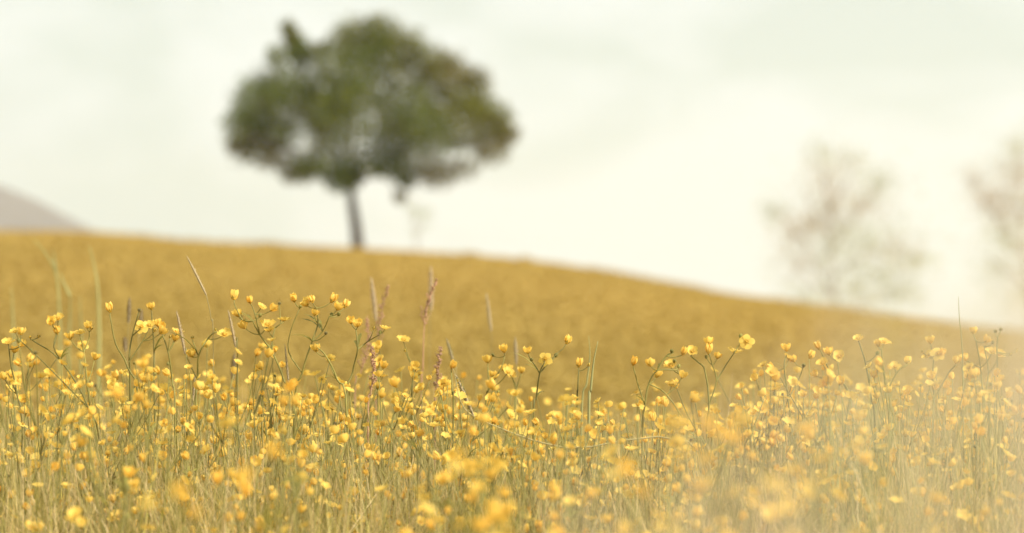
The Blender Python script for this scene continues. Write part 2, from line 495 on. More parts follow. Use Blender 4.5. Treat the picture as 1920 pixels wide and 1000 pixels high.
# ------------------------------------------------------------------ buttercup pieces
def petal_geo(lift, mb=None, rot=0.0, mi=0, L=0.0112, W=0.0058, nu=4, nv=3, seed=0, notch=0.0):
    """obovate petal growing from the origin along +X, curling up by `lift` (0 flat .. 1 cup)"""
    mb = mb or MB()
    ca, sa = math.cos(rot), math.sin(rot)
    r_ = random.Random(seed)
    tw = r_.uniform(-0.12, 0.12)
    vs, fs = [], []
    for i in range(nu):
        u = i / (nu - 1)
        ang = 0.25 + lift * (0.55 + 0.75 * u) - 0.35 * (1 - lift) * u
        r0 = u * L
        x = 0.0008 + r0 * math.cos(ang * 0.85)
        z = r0 * math.sin(ang * 0.85)
        w = W * (0.22 + 1.55 * u - 0.85 * u * u) * (1.0 if i < nu - 1 else 0.78)
        for k in range(nv):
            v = -1 + 2 * k / (nv - 1)
            xx = x - abs(v) * 0.0011 * u - (0.0016 * abs(v) ** 2 * u * u)
            zz = z + 0.0022 * v * v * u * (0.4 + lift) + tw * v * w * 0.5
            yy = v * w
            if i == nu - 1 and k == nv // 2:
                xx -= notch
            vs.append(Vector((xx * ca - yy * sa, xx * sa + yy * ca, zz)))
    for i in range(nu - 1):
        for k in range(nv - 1):
            a = i * nv + k
            fs.append((a, a + 1, a + nv + 1, a + nv))
    mb.add(vs, fs, mi)
    return mb

def centre_geo(mb, lift, full=True, mi_c=0, mi_s=1):
    ball(mb, Vector((0, 0, 0.0012)), 0.0021, 0.0019, seg=6, rings=4, mi=mi_c, jitter=0.06)
    if full:
        for k in range(12):
            a = 2 * math.pi * k / 12 + 0.2
            p0 = Vector((0.0012 * math.cos(a), 0.0012 * math.sin(a), 0.001))
            p1 = Vector((0.0038 * math.cos(a), 0.0038 * math.sin(a), 0.0036 + 0.0008 * (k % 2)))
            tube(mb, [p0, p1], [0.0002, 0.0005], 3, mi_c)
    for k in range(5):
        a = 2 * math.pi * (k + 0.5) / 5
        d = Vector((math.cos(a), math.sin(a), 0)); t = Vector((-math.sin(a), math.cos(a), 0))
        p = [Vector((0, 0, -0.0006)) + t * 0.0005, Vector((0, 0, -0.0006)) - t * 0.0005,
             d * 0.003 - t * 0.0013 + Vector((0, 0, 0.0003 + 0.002 * lift)), d * 0.003 + t * 0.0013 + Vector((0, 0, 0.0003 + 0.002 * lift)),
             d * 0.0052 + Vector((0, 0, 0.0008 + 0.004 * lift))]
        mb.add(p, [(0, 1, 2, 3), (3, 2, 4)], mi_s)

LIFTS = [0.0, 0.35, 0.7, 1.0]
PETALS = {}
for li, lf in enumerate(LIFTS):
    PETALS[li] = [petal_geo(lf, seed=li * 7 + s, L=0.0112 * k, W=0.0058 * w, notch=nt).mesh('petal', [M_petal])
                  for s, k, w, nt in ((0, 1, 1, 0.0), (1, 0.94, 1.05, 0.0012), (2, 1.05, 0.92, 0.0006))]
CENTRES, WHOLE = [], {}
for li, lf in enumerate(LIFTS):
    mb = MB(); centre_geo(mb, lf); CENTRES.append(mb.mesh('flower', [M_centre, M_sepal]))
    WHOLE[li] = []
    for s in range(2):
        mb = MB(); centre_geo(mb, lf, False, 1, 2)
        for k in range(5):
            petal_geo(lf, mb, 2 * math.pi * k / 5 + (k % 2) * 0.1, 0, seed=s * 11 + k + li, L=0.0112 * random.Random(s + k).uniform(0.9, 1.06))
        WHOLE[li].append(mb.mesh('flower', [M_petal, M_centre, M_sepal]))
BUDS = []
for s in range(3):
    mb = MB()
    ball(mb, Vector((0, 0, 0.0022)), 0.0022 + 0.0004 * s, 0.0028 + 0.0004 * s, seg=6, rings=4, mi=0, jitter=0.05)
    for k in range(5):
        a = 2 * math.pi * k / 5
        d = Vector((math.cos(a), math.sin(a), 0)); t = Vector((-d.y, d.x, 0))
        mb.add([Vector((0, 0, -0.0008)), d * 0.0026 - t * 0.0011 + Vector((0, 0, 0.0022)), d * 0.0018 + Vector((0, 0, 0.0054)), d * 0.0026 + t * 0.0011 + Vector((0, 0, 0.0022))],
               [(0, 1, 2, 3)], 1)
    BUDS.append(mb.mesh('bud', [M_bud if s else M_petal, M_bud]))
SEEDS = []
for s in range(2):
    mb = MB()
    ball(mb, Vector((0, 0, 0.002)), 0.0018, 0.0018, seg=6, rings=4)
    for k in range(26):
        z = 1 - 2 * (k + 0.5) / 26; a = k * 2.399
        d = Vector((math.sqrt(1 - z * z) * math.cos(a), math.sqrt(1 - z * z) * math.sin(a), z))
        tube(mb, [Vector((0, 0, 0.002)) + d * 0.0012, Vector((0, 0, 0.002)) + d * 0.0036], [0.0009, 0.0001], 3)
    SEEDS.append(mb.mesh('seed_head', [M_seed]))
LEAVES = []
for s in range(4):
    mb = MB(); r_ = random.Random(90 + s)
    for a0, ln in ((0, 1.0), (0.5, 0.75), (-0.55, 0.7)) if s % 2 == 0 else ((0, 1.0), (0.35, 0.55)):
        ln *= r_.uniform(0.03, 0.055)
        w = 0.0016
        pts = []
        for i in range(5):
            u = i / 4
            a = a0 * (0.4 + 0.6 * u)
            pts.append(Vector((ln * u * math.cos(a), ln * u * math.sin(a), ln * (0.55 * u - 0.5 * u * u))))
        vs = []
        for i, p in enumerate(pts):
            ww = w * (0.5 + 1.4 * (i / 4)) * (1 if i < 4 else 0.1)
            n = Vector((-math.sin(a0), math.cos(a0), 0))
            vs += [p - n * ww, p + n * ww]
        mb.add(vs, [(2 * i, 2 * i + 1, 2 * i + 3, 2 * i + 2) for i in range(4)])
    LEAVES.append(mb.mesh('leaf', [M_leaf]))

def orient(axis, spin):
    return Vector((0, 0, 1)).rotation_difference(axis.normalized()) @ Quaternion((0, 0, 1), spin)

def put(name, me, parent, loc, axis, spin=0.0, sc=1.0):
    o = link(name, me, parent)
    o.rotation_mode = 'QUATERNION'
    o.location = loc
    o.rotation_quaternion = orient(axis, spin)
    o.scale = (sc, sc, sc)
    return o

class Plant:
    """stems and the pieces they carry, in the plant's own space (base at 0,0,0)"""
    def __init__(s, seed):
        s.r = random.Random(seed)
        s.mb = MB()
        s.items = []     # (kind, pos, axis, size)
        s.leaves = []
    def stem(s, ctrl, r0, r1, n=4):
        pts = curve_pts([Vector(p) for p in ctrl], n)
        m = len(pts)
        tube(s.mb, pts, [r0 + (r1 - r0) * i / (m - 1) for i in range(m)], 5)
    def end(s, kind, pos, axis, size=1.0):
        s.items.append((kind, Vector(pos), Vector(axis), size))
    def leaf(s, pos, axis):
        s.leaves.append((Vector(pos), axis))
    def counts(s):
        f = sum(1 for i in s.items if i[0] in 'ochf')
        return f, len(s.items) - f
    def make(s, loc, detail):
        root = bpy.data.objects.new('buttercup', None)
        C.objects.link(root); root.location = loc
        link('stem', s.mb.mesh('stem', [M_stem]), root)
        for kind, p, ax, sz in s.items:
            sp = s.r.uniform(0, 6.28)
            if kind in 'ochf':
                li = {'f': 0, 'o': 1, 'h': 2, 'c': 3}[kind]
                if detail:
                    fl = put('flower', CENTRES[li], root, p, ax, sp, sz)
                    for k in range(5):
                        pt = link('petal', PETALS[li][s.r.randrange(3)], fl)
                        pt.rotation_euler = (s.r.uniform(-0.12, 0.12), s.r.uniform(-0.14, 0.10), 2 * math.pi * k / 5 + s.r.uniform(-0.1, 0.1))
                        q = s.r.uniform(0.9, 1.08); pt.scale = (q, q, q)
                else:
                    put('flower', WHOLE[li][s.r.randrange(2)], root, p, ax, sp, sz)
            elif kind == 'b':
                put('bud', BUDS[s.r.randrange(3)], root, p, ax, sp, sz)
            else:
                put('seed_head', SEEDS[s.r.randrange(2)], root, p, ax, sp, sz)
        for p, a in s.leaves:
            o = link('leaf', LEAVES[s.r.randrange(4)], root)
            o.location = p; o.rotation_euler = (0, s.r.uniform(-0.7, -0.1), a)
            q = s.r.uniform(0.7, 1.1); o.scale = (q, q, q)
        return root

def grow(seed, H):
    """a whole random buttercup of height H"""
    P = Plant(seed); r = P.r
    lean = Vector((r.gauss(0, 0.10), r.gauss(0, 0.10), 0)) * H
    f0 = H * r.uniform(0.45, 0.66)
    base = Vector((0, 0, -0.02))
    fork = Vector((lean.x * 0.5, lean.y * 0.5, f0))
    mid = Vector((lean.x * 0.2 + r.gauss(0, 0.006), lean.y * 0.2 + r.gauss(0, 0.006), f0 * 0.5))
    P.stem([base, mid, fork], 0.0016, 0.0012)
    P.leaf(fork, r.uniform(0, 6.28))
    P.leaf(mid, r.uniform(0, 6.28)); P.leaf(mid * 0.8, r.uniform(0, 6.28))
    a0 = r.uniform(0, 6.28)
    nb = r.choice((2, 3, 3, 4))
    for b in range(nb):
        a = a0 + b * 2 * math.pi / nb + r.uniform(-0.5, 0.5)
        top = H * (1.0 if b == 0 else r.uniform(0.80, 0.99))
        out = r.uniform(0.15, 0.42) * (top - f0) * (0.5 if b == 0 else 1)
        d = Vector((math.cos(a), math.sin(a), 0))
        f2 = fork + d * out * 0.62 + Vector((0, 0, (top - f0) * r.uniform(0.45, 0.7)))
        mid2 = fork * 0.5 + f2 * 0.5 + d * out * 0.12
        P.stem([fork, mid2, f2], 0.0011, 0.0009)
        if r.random() < 0.6:
            P.leaf(f2, r.uniform(0, 6.28))
        ns = r.choice((1, 2, 2, 3, 4))
        for q in range(ns):
            a2 = a + r.uniform(-1.6, 1.6) if q else a
            d2 = Vector((math.cos(a2), math.sin(a2), 0))
            tz = lean * 0.25
            end = Vector((f2.x, f2.y, 0)) + tz + d2 * r.uniform(0.006, 0.035) + Vector((0, 0, top - (0 if q == 0 else r.uniform(0.005, 0.045))))
            if end.z < f2.z + 0.012:
                end.z = f2.z + 0.012
            m2 = f2 * 0.5 + end * 0.5 + d2 * 0.004
            P.stem([f2, m2, end], 0.0008, 0.0006, 3)
            ax = (end - m2).normalized() + Vector((r.gauss(0, 0.6), r.gauss(0, 0.6), 0.25))
            kind = r.choices('ochbsf', (34, 16, 26, 12, 9, 8))[0] if q else r.choices('ochbf', (38, 18, 30, 6, 8))[0]
            P.end(kind, end, ax, r.uniform(0.55, 1.0))
    return P

# ---- authored buttercups: outline plants that stand up against the hill, read from the photograph
def authored(d, base_px, stems, ends, label, detail=True, seed=0, leaves=()):
    """stems: lists of (px, py) from the root upwards; ends: (kind, px, py[, toward-camera tilt])"""
    P = Plant(1000 + seed)
    r = P.r
    b = at(base_px, 800, d); b.z = gz(b.x, d)
    dep = {}
    def loc(px, py):
        k = (round(px), round(py))
        if k not in dep:
            dep[k] = r.uniform(-0.012, 0.012)
        p = at(px, py, d) - b
        p.y += dep[k]
        return p
    for i, st in enumerate(stems):
        pts = [loc(*q) for q in st]
        if i == 0:
            pts = [Vector((0, 0, -0.02))] + pts
            P.stem(pts, 0.0016, 0.0009)
        else:
            P.stem(pts, 0.0010, 0.0007, 3)
    tips = [loc(*st[-1]) for st in stems]
    nodes = [loc(*q) for st in stems for q in st]
    for e in ends:
        kind, px, py = e[:3]
        p = loc(px, py)
        # pedicel from the nearest stem node below
        best = min(nodes, key=lambda q: (q - p).length + (0.03 if q.z > p.z + 0.002 else 0))
        if (best - p).length > 0.0015:
            m = best * 0.5 + p * 0.5 + Vector((0, 0, -0.1 * (p - best).length))
            P.stem([best, m, p], 0.0008, 0.0006, 3)
        ax = Vector((p - best)).normalized() * 0.5 + Vector((r.gauss(0, 0.2), r.gauss(-0.1, 0.3), 0.9))
        if kind == 'f':
            ax = Vector((r.gauss(0, 0.1), -1.0, 0.35))
        if kind == 'o':
            ax += Vector((0, -0.5, 0))
        P.end(kind, p, ax, r.uniform(0.82, 1.06))
    for px, py in leaves:
        P.leaf(loc(px, py), r.uniform(0, 6.28))
    root = P.make(b, detail)
    tag(root, label, 'buttercup', 'buttercup plants of the meadow')
    return root

n_auth = 0
def A(*a, **k):
    global n_auth
    n_auth += 1
    return authored(*a, seed=n_auth, **k)

A(3.80, 215, [[(190, 880), (168, 765), (112, 676), (57, 637)], [(112, 676), (103, 650), (106, 618)], [(168, 765), (120, 720), (70, 668), (40, 640)]],
  [('o', 108, 600), ('h', 100, 609), ('c', 106, 627), ('b', 56, 634), ('b', 70, 633), ('h', 37, 628), ('o', 29, 624)],
  'buttercup with a long stem slanting far over to paired buds at its tip', leaves=[(168, 765), (112, 676)])
A(3.95, 262, [[(262, 800), (240, 690), (218, 645), (208, 592)]], [('c', 207, 586)], 'single-flowered buttercup on a bare curved stalk next to the dark brown grass heads')
A(3.98, 246, [[(244, 760), (243, 670), (247, 630), (260, 588)], [(247, 630), (262, 618)], [(243, 680), (268, 640), (280, 616)]],
  [('s', 261, 584), ('f', 263, 614), ('o', 281, 612), ('h', 301, 626), ('b', 290, 622)], 'buttercup with a bare dark seed head raised above two open flowers')
A(4.15, 300, [[(290, 760), (287, 660), (284, 590)]], [('h', 283, 581)], 'pale cup-shaped buttercup flower alone on a straight thin stalk', leaves=[(287, 660)])
A(3.92, 366, [[(367, 800), (369, 715), (372, 668), (388, 636), (404, 623), (414, 626)], [(372, 668), (362, 640)], [(369, 715), (350, 670)]],
  [('o', 420, 629), ('b', 404, 621), ('b', 360, 636), ('h', 362, 670)], 'buttercup whose stalk arches over like a hook to one flower', leaves=[(372, 668)])
A(3.88, 548, [[(552, 800), (534, 716), (511, 660), (486, 628), (474, 602)], [(511, 660), (513, 632), (517, 615)], [(486, 628), (478, 590), (472, 574)], [(474, 602), (455, 600), (440, 570)], [(517, 615), (528, 607)]],
  [('c', 438, 562), ('c', 469, 569), ('o', 488, 578), ('h', 508, 583), ('o', 533, 602), ('h', 447, 594), ('o', 500, 612), ('h', 459, 616), ('o', 505, 622), ('s', 523, 571), ('b', 487, 594), ('b', 452, 590), ('b', 461, 603)],
  'tall many-flowered buttercup whose forked head stands highest beside the speckled grey grass head', leaves=[(511, 660), (474, 602)])
A(3.94, 552, [[(550, 800), (566, 700), (585, 640), (595, 607), (593, 578)], [(585, 640), (604, 622), (618, 594)], [(566, 700), (540, 660), (545, 620), (562, 578)], [(595, 607), (602, 618)]],
  [('c', 553, 567), ('b', 563, 577), ('h', 576, 574), ('c', 586, 568), ('h', 589, 592), ('c', 620, 567), ('h', 632, 582), ('c', 645, 577), ('b', 635, 592), ('b', 621, 592), ('s', 612, 627)],
  'tall buttercup with a wide flat-topped spray of cup flowers and buds', leaves=[(585, 640), (604, 622)])
A(4.00, 650, [[(648, 800), (660, 700), (671, 655), (667, 618)], [(671, 655), (690, 640), (712, 628)]],
  [('h', 658, 607), ('h', 671, 613), ('o', 722, 618), ('b', 713, 626), ('b', 700, 618)], 'buttercup forking into a short and a long arm beneath the purple grass heads', leaves=[(671, 655)])
A(3.90, 650, [[(652, 800), (632, 712), (612, 668), (600, 656)]], [('h', 592, 660), ('b', 594, 650), ('b', 617, 680)], 'buttercup with a drooping half-open flower on a stalk bent aside', leaves=[(632, 712)])
A(3.95, 1004, [[(1000, 820), (1006, 745), (1012, 700), (1020, 681)], [(1012, 700), (1002, 684), (995, 674)], [(1012, 700), (1032, 676), (1048, 660)]],
  [('f', 1022, 674), ('b', 996, 676), ('h', 990, 663), ('b', 1042, 669), ('c', 1062, 645)], 'buttercup with one wide open five-petalled flower facing outwards and a round yellow bud above it', leaves=[(1006, 745), (1012, 700)])
A(4.05, 1080, [[(1082, 800), (1083, 730), (1085, 696)]], [('c', 1085, 689), ('b', 1103, 687)], 'narrow pointed buttercup flower opening beside a tall green grass blade')
A(3.85, 1204, [[(1204, 850), (1209, 760), (1216, 720), (1232, 695), (1262, 694)], [(1209, 760), (1197, 722), (1189, 694)], [(1232, 695), (1248, 668), (1262, 662)], [(1216, 720), (1250, 740), (1290, 800)], [(1262, 694), (1275, 702)]],
  [('c', 1187, 685), ('h', 1220, 687), ('h', 1230, 708), ('b', 1260, 661), ('b', 1265, 680), ('c', 1279, 666), ('o', 1258, 688), ('h', 1278, 709), ('o', 1260, 725), ('b', 1272, 690)],
  'stout pale-stemmed buttercup bending over into a loose bunch of flowers', leaves=[(1209, 760), (1232, 695)])
A(3.98, 1326, [[(1325, 860), (1330, 760), (1322, 695), (1310, 680), (1296, 668)], [(1330, 760), (1344, 715), (1336, 685), (1330, 668)], [(1344, 715), (1362, 685), (1374, 664), (1390, 640)]],
  [('o', 1297, 661), ('h', 1328, 647), ('c', 1328, 664), ('h', 1345, 673), ('o', 1376, 662), ('f', 1398, 642), ('b', 1388, 633), ('b', 1325, 672)],
  'buttercup with two pale stems rising side by side, one arching away', leaves=[(1330, 760)])
A(4.0, 1478, [[(1482, 850), (1477, 750), (1469, 690), (1474, 668)], [(1477, 750), (1500, 710), (1506, 690)]],
  [('h', 1475, 659), ('o', 1479, 674), ('h', 1490, 679), ('b', 1506, 688), ('c', 1449, 695)], 'buttercup with a tight cluster of three flowers above thin bare stems', leaves=[(1469, 690)])
A(4.1, 1560, [[(1580, 850), (1592, 740), (1560, 700), (1540, 660)], [(1592, 740), (1575, 705), (1572, 678)]],
  [('c', 1536, 655), ('h', 1556, 666), ('o', 1541, 683), ('h', 1530, 706), ('o', 1572, 670)], 'buttercup with five small flowers scattered down a leaning stem')
A(4.05, 1620, [[(1640, 850), (1632, 740), (1622, 680), (1612, 645)]], [('o', 1610, 638), ('b', 1644, 665)], 'buttercup with a lone frayed flower on a very thin stalk below the thin-leaved tree')
A(4.05, 1660, [[(1668, 850), (1662, 740), (1655, 690), (1651, 655)], [(1662, 740), (1680, 700), (1700, 684)]], [('h', 1648, 650), ('o', 1657, 644), ('h', 1703, 682), ('o', 1676, 690)], 'buttercup carrying two flowers pressed together like a bow at its tip')
A(4.0, 1740, [[(1748, 860), (1752, 750), (1750, 700), (1752, 672)], [(1752, 750), (1780, 700), (1790, 686)]],
  [('h', 1746, 645), ('f', 1757, 664), ('o', 1742, 670), ('h', 1795, 682), ('b', 1733, 662), ('c', 1763, 668)], 'buttercup with several flowers crowded into one bright yellow head')
A(4.0, 1835, [[(1840, 860), (1842, 760), (1840, 690), (1830, 640)], [(1842, 760), (1856, 700), (1848, 650)], [(1840, 690), (1815, 678)]],
  [('h', 1827, 626), ('h', 1845, 642), ('o', 1858, 663), ('o', 1873, 667), ('h', 1811, 676), ('b', 1860, 645)], 'buttercup with drooping flowers next to the forked seed-head stalk')
A(3.95, 1872, [[(1880, 860), (1872, 740), (1869, 660), (1869, 632)]], [('s', 1868, 624), ('s', 1875, 620), ('b', 1891, 667), ('b', 1903, 660)], 'bare buttercup stalk ending in a pair of small brown seed heads')
A(4.2, 905, [[(910, 800), (916, 730), (915, 690)], [(916, 730), (940, 690), (946, 668)]], [('h', 915, 681), ('h', 946, 661), ('o', 952, 700), ('h', 922, 707), ('b', 925, 668)], 'buttercup with small round flowers in front of the blurred grey grass spike')
A(4.4, 960, [[(965, 800), (968, 730), (955, 700)], [(968, 730), (978, 700)]], [('h', 955, 697), ('h', 978, 700), ('o', 960, 706), ('h', 944, 695)], 'buttercup with four round flowers level with one another behind the wide open flower')
A(3.9, 842, [[(850, 800), (848, 740), (846, 698)]], [('c', 846, 691), ('b', 858, 716)], 'buttercup with a single upright cup flower on a straight stalk beside the dark grass spike')
A(4.3, 705, [[(708, 800), (708, 740), (708, 700)], [(708, 740), (712, 680), (712, 662)]], [('h', 712, 654), ('o', 706, 664), ('c', 707, 692)], 'buttercup with a stack of two flowers and one lower under the reddish sorrel')
A(4.05, 160, [[(170, 820), (165, 720), (158, 660), (152, 632)], [(158, 660), (166, 635), (168, 622)]], [('o', 150, 627), ('h', 166, 616), ('f', 155, 648), ('h', 133, 637), ('b', 172, 618), ('h', 176, 675)], 'buttercup crowded with open flowers beside the bluish grass stem')
A(3.9, 30, [[(45, 850), (32, 740), (22, 690), (18, 655)], [(32, 740), (14, 700)]], [('o', 16, 645), ('h', 26, 662), ('f', 20, 706), ('h', 8, 712), ('h', 40, 650)], 'buttercup with flowers spread down one side at the thin upright grass blade')
A(4.0, 325, [[(330, 800), (322, 720), (315, 660), (300, 620)]], [('h', 295, 612), ('h', 302, 617), ('o', 330, 625), ('h', 327, 640), ('b', 318, 634)], 'buttercup with flowers leaning against the pinkish speckled grass head')
A(4.15, 770, [[(772, 800), (772, 740), (776, 690)]], [('h', 777, 690), ('h', 774, 700), ('o', 756, 640), ('b', 760, 660)], 'buttercup half hidden among the feathery reddish sorrel')

# ---- random buttercups through the meadow
def sky_row(px):      # highest photo row the crowd of flowers reaches
    return float(np.interp(px, [0, 150, 400, 700, 850, 1150, 1250, 1450, 1650, 1920], [640, 636, 655, 680, 700, 745, 730, 690, 676, 660]))

NUM = {0: 'no', 1: 'one', 2: 'two', 3: 'three', 4: 'four', 5: 'five', 6: 'six', 7: 'seven', 8: 'eight', 9: 'nine'}
def word(n, s):
    return f"{NUM.get(n, 'many')} {s}{'' if n == 1 else 's'}"

def random_site(r, near):
    if near:
        d = r.uniform(1.9, 3.0)
        px = min(2050, max(-100, r.gauss(1150, 520)))
    else:
        d = min(5.0, max(3.1, r.gauss(3.98, 0.36)))
        px = r.uniform(-80, 2000)
    return d, px

LANDMARKS = [(20, 5.3, 'short upright grass blade'), (110, 5.4, 'bending blue-green grass stem'), (185, 5.4, 'thick blue-green grass stem'),
    (242, 4.9, 'pair of dark brown heads'), (345, 3.95, 'pinkish speckled grass head'), (393, 3.9, 'slanting grey-green grass head'),
    (442, 3.92, 'speckled grey grass head'), (541, 3.98, 'dark green grass head'), (620, 3.94, 'flat-topped flower spray'), (704, 5.1, 'purple-pink grass spike'),
    (806, 5.3, 'mauve grass spike'), (870, 4.1, 'dark slanting spike'), (921, 5.2, 'slim grey spike'), (1008, 3.95, 'wide open flower'),
    (1108, 4.0, 'broad green grass blade'), (1206, 3.85, 'stout pale-stemmed buttercup'), (1328, 3.98, 'two paired pale stems'), (1475, 4.0, 'tight three-flower cluster'),
    (1560, 4.1, 'leaning five-flowered stem'), (1655, 4.05, 'bow-like pair of flowers'), (1750, 4.0, 'crowded bright yellow head'), (1803, 3.95, 'hair-thin grass stem'),
    (1870, 3.95, 'paired brown seed heads'), (1230, 2.2, 'loose front edge'), (700, 2.2, 'thin open front'), (1650, 2.2, 'added feathery veil grass')]
variants = {}
N_RANDOM = 300 - n_auth - 4
for i in range(N_RANDOM):
    near = i % 8 == 0
    d, px = random_site(rng, near)
    x = (px - 960) / FPX * d
    z0 = gz(x, d)
    top = sky_row(px) + (rng.uniform(-25, 10) if not near else 70)
    hmax = CAM_H + (EYE - top) / FPX * d - z0
    hmin = CAM_H + (EYE - 985) / FPX * d - z0
    H = hmin + (hmax - hmin) * (1 - rng.random() ** 1.15)
    H = max(0.16, H)
    detail = 3.4 < d < 4.6
    # a copy of one of the grown shapes of about this height, else a new shape
    key = (detail, round(H / 0.03))
    pool = variants.setdefault(key, [])
    if len(pool) < 7:
        P = grow(5000 + i, round(H / 0.03) * 0.03)
        root = P.make((0, 0, 0), detail)
        pool.append((root, P))
    else:
        src, P = pool[rng.randrange(len(pool))]
        root = src.copy(); C.objects.link(root)
        for ch in src.children:
            c = ch.copy(); C.objects.link(c); c.parent = root
            for gch in ch.children:
                e = gch.copy(); C.objects.link(e); e.parent = c
    root.location = (x, d, z0)
    root.rotation_euler = (rng.gauss(0, 0.04), rng.gauss(0, 0.06), rng.uniform(0, 6.28))
    sc = H / (round(H / 0.03) * 0.03)
    root.scale = (1.0, 1.0, sc)
    nf, nb = P.counts()
    stature = 'tall' if H > 0.46 else 'middling' if H > 0.38 else 'low'
    lm = min(LANDMARKS, key=lambda q: abs(q[0] - px) + 60 * abs(q[1] - d))[2]
    bud = f'{word(nb, "bud")}' if nb else 'no buds'
    tag(root, f'{stature} {NUM.get(nf, "many")}-flowered buttercup with {bud} near the {lm}', 'buttercup', 'buttercup plants of the meadow')

# ------------------------------------------------------------------ tall grasses with seed heads
def spike(mb, p0, p1, rad, n, r, spread=0.5, mi=0):
    """cylindrical grass head: tight spirals of tiny pointed spikelets round a core"""
    ax = p1 - p0; L = ax.length; ax = ax.normalized()
    u, w = frame(ax)
    tube(mb, [p0, p0 + ax * L * 0.12 + u * L * 0.015, p0 + ax * L * 0.5 + u * L * 0.035, p0 + ax * L * 0.85 + u * L * 0.018, p1], [rad * 0.25, rad * 0.5, rad * 0.55, rad * 0.35, rad * 0.05], 6, 1)
    for k in range(n):
        t = (k + r.random()) / n
        a = k * 2.399 + r.uniform(-0.3, 0.3)
        rr = rad * (0.38 + 0.62 * math.sin(math.pi * min(1, 0.16 + t * 0.82))) * 0.85
        c = p0 + ax * (L * t) + u * (4 * t * (1 - t) * L * 0.035)
        d = u * math.cos(a) + w * math.sin(a)
        q0 = c + d * rr * 0.55
        q1 = c + d * (rr * (1 + spread * 0.25)) + ax * rr * r.uniform(0.7, 1.5)
        s = u * -math.sin(a) + w * math.cos(a)
        m = (q0 + q1) * 0.5
        mb.add([q0, m + s * rr * 0.22, q1, m - s * rr * 0.22, m + d * rr * 0.25], [(0, 1, 4), (1, 2, 4), (2, 3, 4), (3, 0, 4)], mi)

def head_grass(d, head, stalk, rad, mat, label, stem_mat=None, n=90, blade=True):
    n = 70
    """head: [(px,py) tip, (px,py) foot]; stalk: pixels from the foot down to the root column"""
    r = random.Random(hash((head[0], head[1])) & 0xffff)
    bx = stalk[-1][0] if stalk else head[1][0]
    b = at(bx, 900, d); b.z = gz(b.x, d)
    root = bpy.data.objects.new('meadow_grass_stalk', None); C.objects.link(root); root.location = b
    tip, foot = at(*head[0], d) - b, at(*head[1], d) - b
    mb = MB()
    pts = [Vector((0, 0, -0.02))] + [at(px, py, d) - b for px, py in reversed(stalk)] + [foot]
    tube(mb, curve_pts(pts, 5), 0.0005, 4)
    link('stalk', mb.mesh('stalk', [stem_mat or M_straw]), root)
    mb = MB(); spike(mb, foot, tip, rad, n, r)
    link('seed_head', mb.mesh('seed_head', [mat, M_head_core]), root)
    if blade:
        mb = MB()
        h = b.z
        a = r.uniform(0, 6.28); dd = Vector((math.cos(a), math.sin(a), 0))
        k = 0.14
        P = [Vector((0, 0, k)) , Vector((0, 0, k + 0.05)) + dd * 0.02, Vector((0, 0, k + 0.09)) + dd * 0.06, Vector((0, 0, k + 0.10)) + dd * 0.11]
        n_ = Vector((-dd.y, dd.x, 0))
        vs = []
        for i, p in enumerate(P):
            w = (0.0018, 0.0024, 0.0018, 0.0002)[i]
            vs += [p - n_ * w, p + n_ * w]
        mb.add(vs, [(2 * i, 2 * i + 1, 2 * i + 3, 2 * i + 2) for i in range(3)])
        link('leaf_blade', mb.mesh('leaf_blade', [M_leaf]), root)
    tag(root, label, 'grass', 'tall meadow grasses in seed')
    return root

HG = head_grass
HG(3.90, [(350, 480), (387, 554)], [(396, 600), (400, 680)], 0.003, M_head_grey, 'slanting grey-green grass head standing clear above all the flowers')
HG(3.95, [(331, 583), (347, 664)], [(350, 720)], 0.0036, M_head_pink, 'upright pinkish speckled grass head among buttercup flowers', M_palestem)
HG(3.92, [(428, 582), (442, 652)], [(446, 700)], 0.0034, M_head_grey, 'speckled grey grass head touching the tall many-flowered buttercup', M_palestem)
HG(3.98, [(534, 645), (542, 728)], [(543, 780)], 0.0028, M_head_green, 'dark green smooth grass head between two tall branching buttercups')
HG(4.9, [(243, 558), (241, 606)], [(240, 680)], 0.005, M_head_dark, 'short dark brown grass head, taller of a pair by the curved stalk')
HG(5.0, [(266, 580), (262, 622)], [(260, 690)], 0.005, M_head_dark, 'short dark brown grass head, shorter of a pair by the curved stalk')
HG(4.9, [(234, 632), (235, 660)], [(236, 700)], 0.005, M_head_dark, 'stubby brown grass head low under the pair of dark heads')
HG(4.8, [(440, 662), (436, 712)], [(434, 760)], 0.006, M_head_dark, 'thick brown grass head below the speckled grey one')
HG(5.1, [(696, 520), (705, 602)], [(708, 660)], 0.0062, M_head_pink, 'purple-pink blurred grass spike beside a feathery sorrel')
HG(5.3, [(808, 500), (808, 584)], [(806, 650)], 0.007, M_head_pink, 'tallest mauve grass spike rising out of the reddish sorrel')
HG(5.2, [(912, 550), (921, 622)], [(922, 690)], 0.005, M_head_grey, 'pale grey slim grass spike alone over the centre of the meadow')
HG(4.8, [(966, 632), (968, 684)], [(969, 730)], 0.0045, M_head_grey, 'faint grey grass spike behind the wide open flower')
HG(4.6, [(837, 634), (851, 682)], [(856, 740)], 0.004, M_head_green, 'green-grey leaning grass spike above an upright cup flower')
HG(4.1, [(853, 700), (888, 780)], [(898, 850)], 0.0048, M_head_green, 'dark slanting grass spike sunk among the flowers')
HG(3.8, [(227, 813), (206, 868)], [(203, 920)], 0.0042, M_head_dark, 'small purplish brown grass head deep in the meadow grass')
HG(4.05, [(366, 700), (360, 765)], [(358, 820)], 0.003, M_head_green, 'thin dark green grass head below the hooked buttercup')

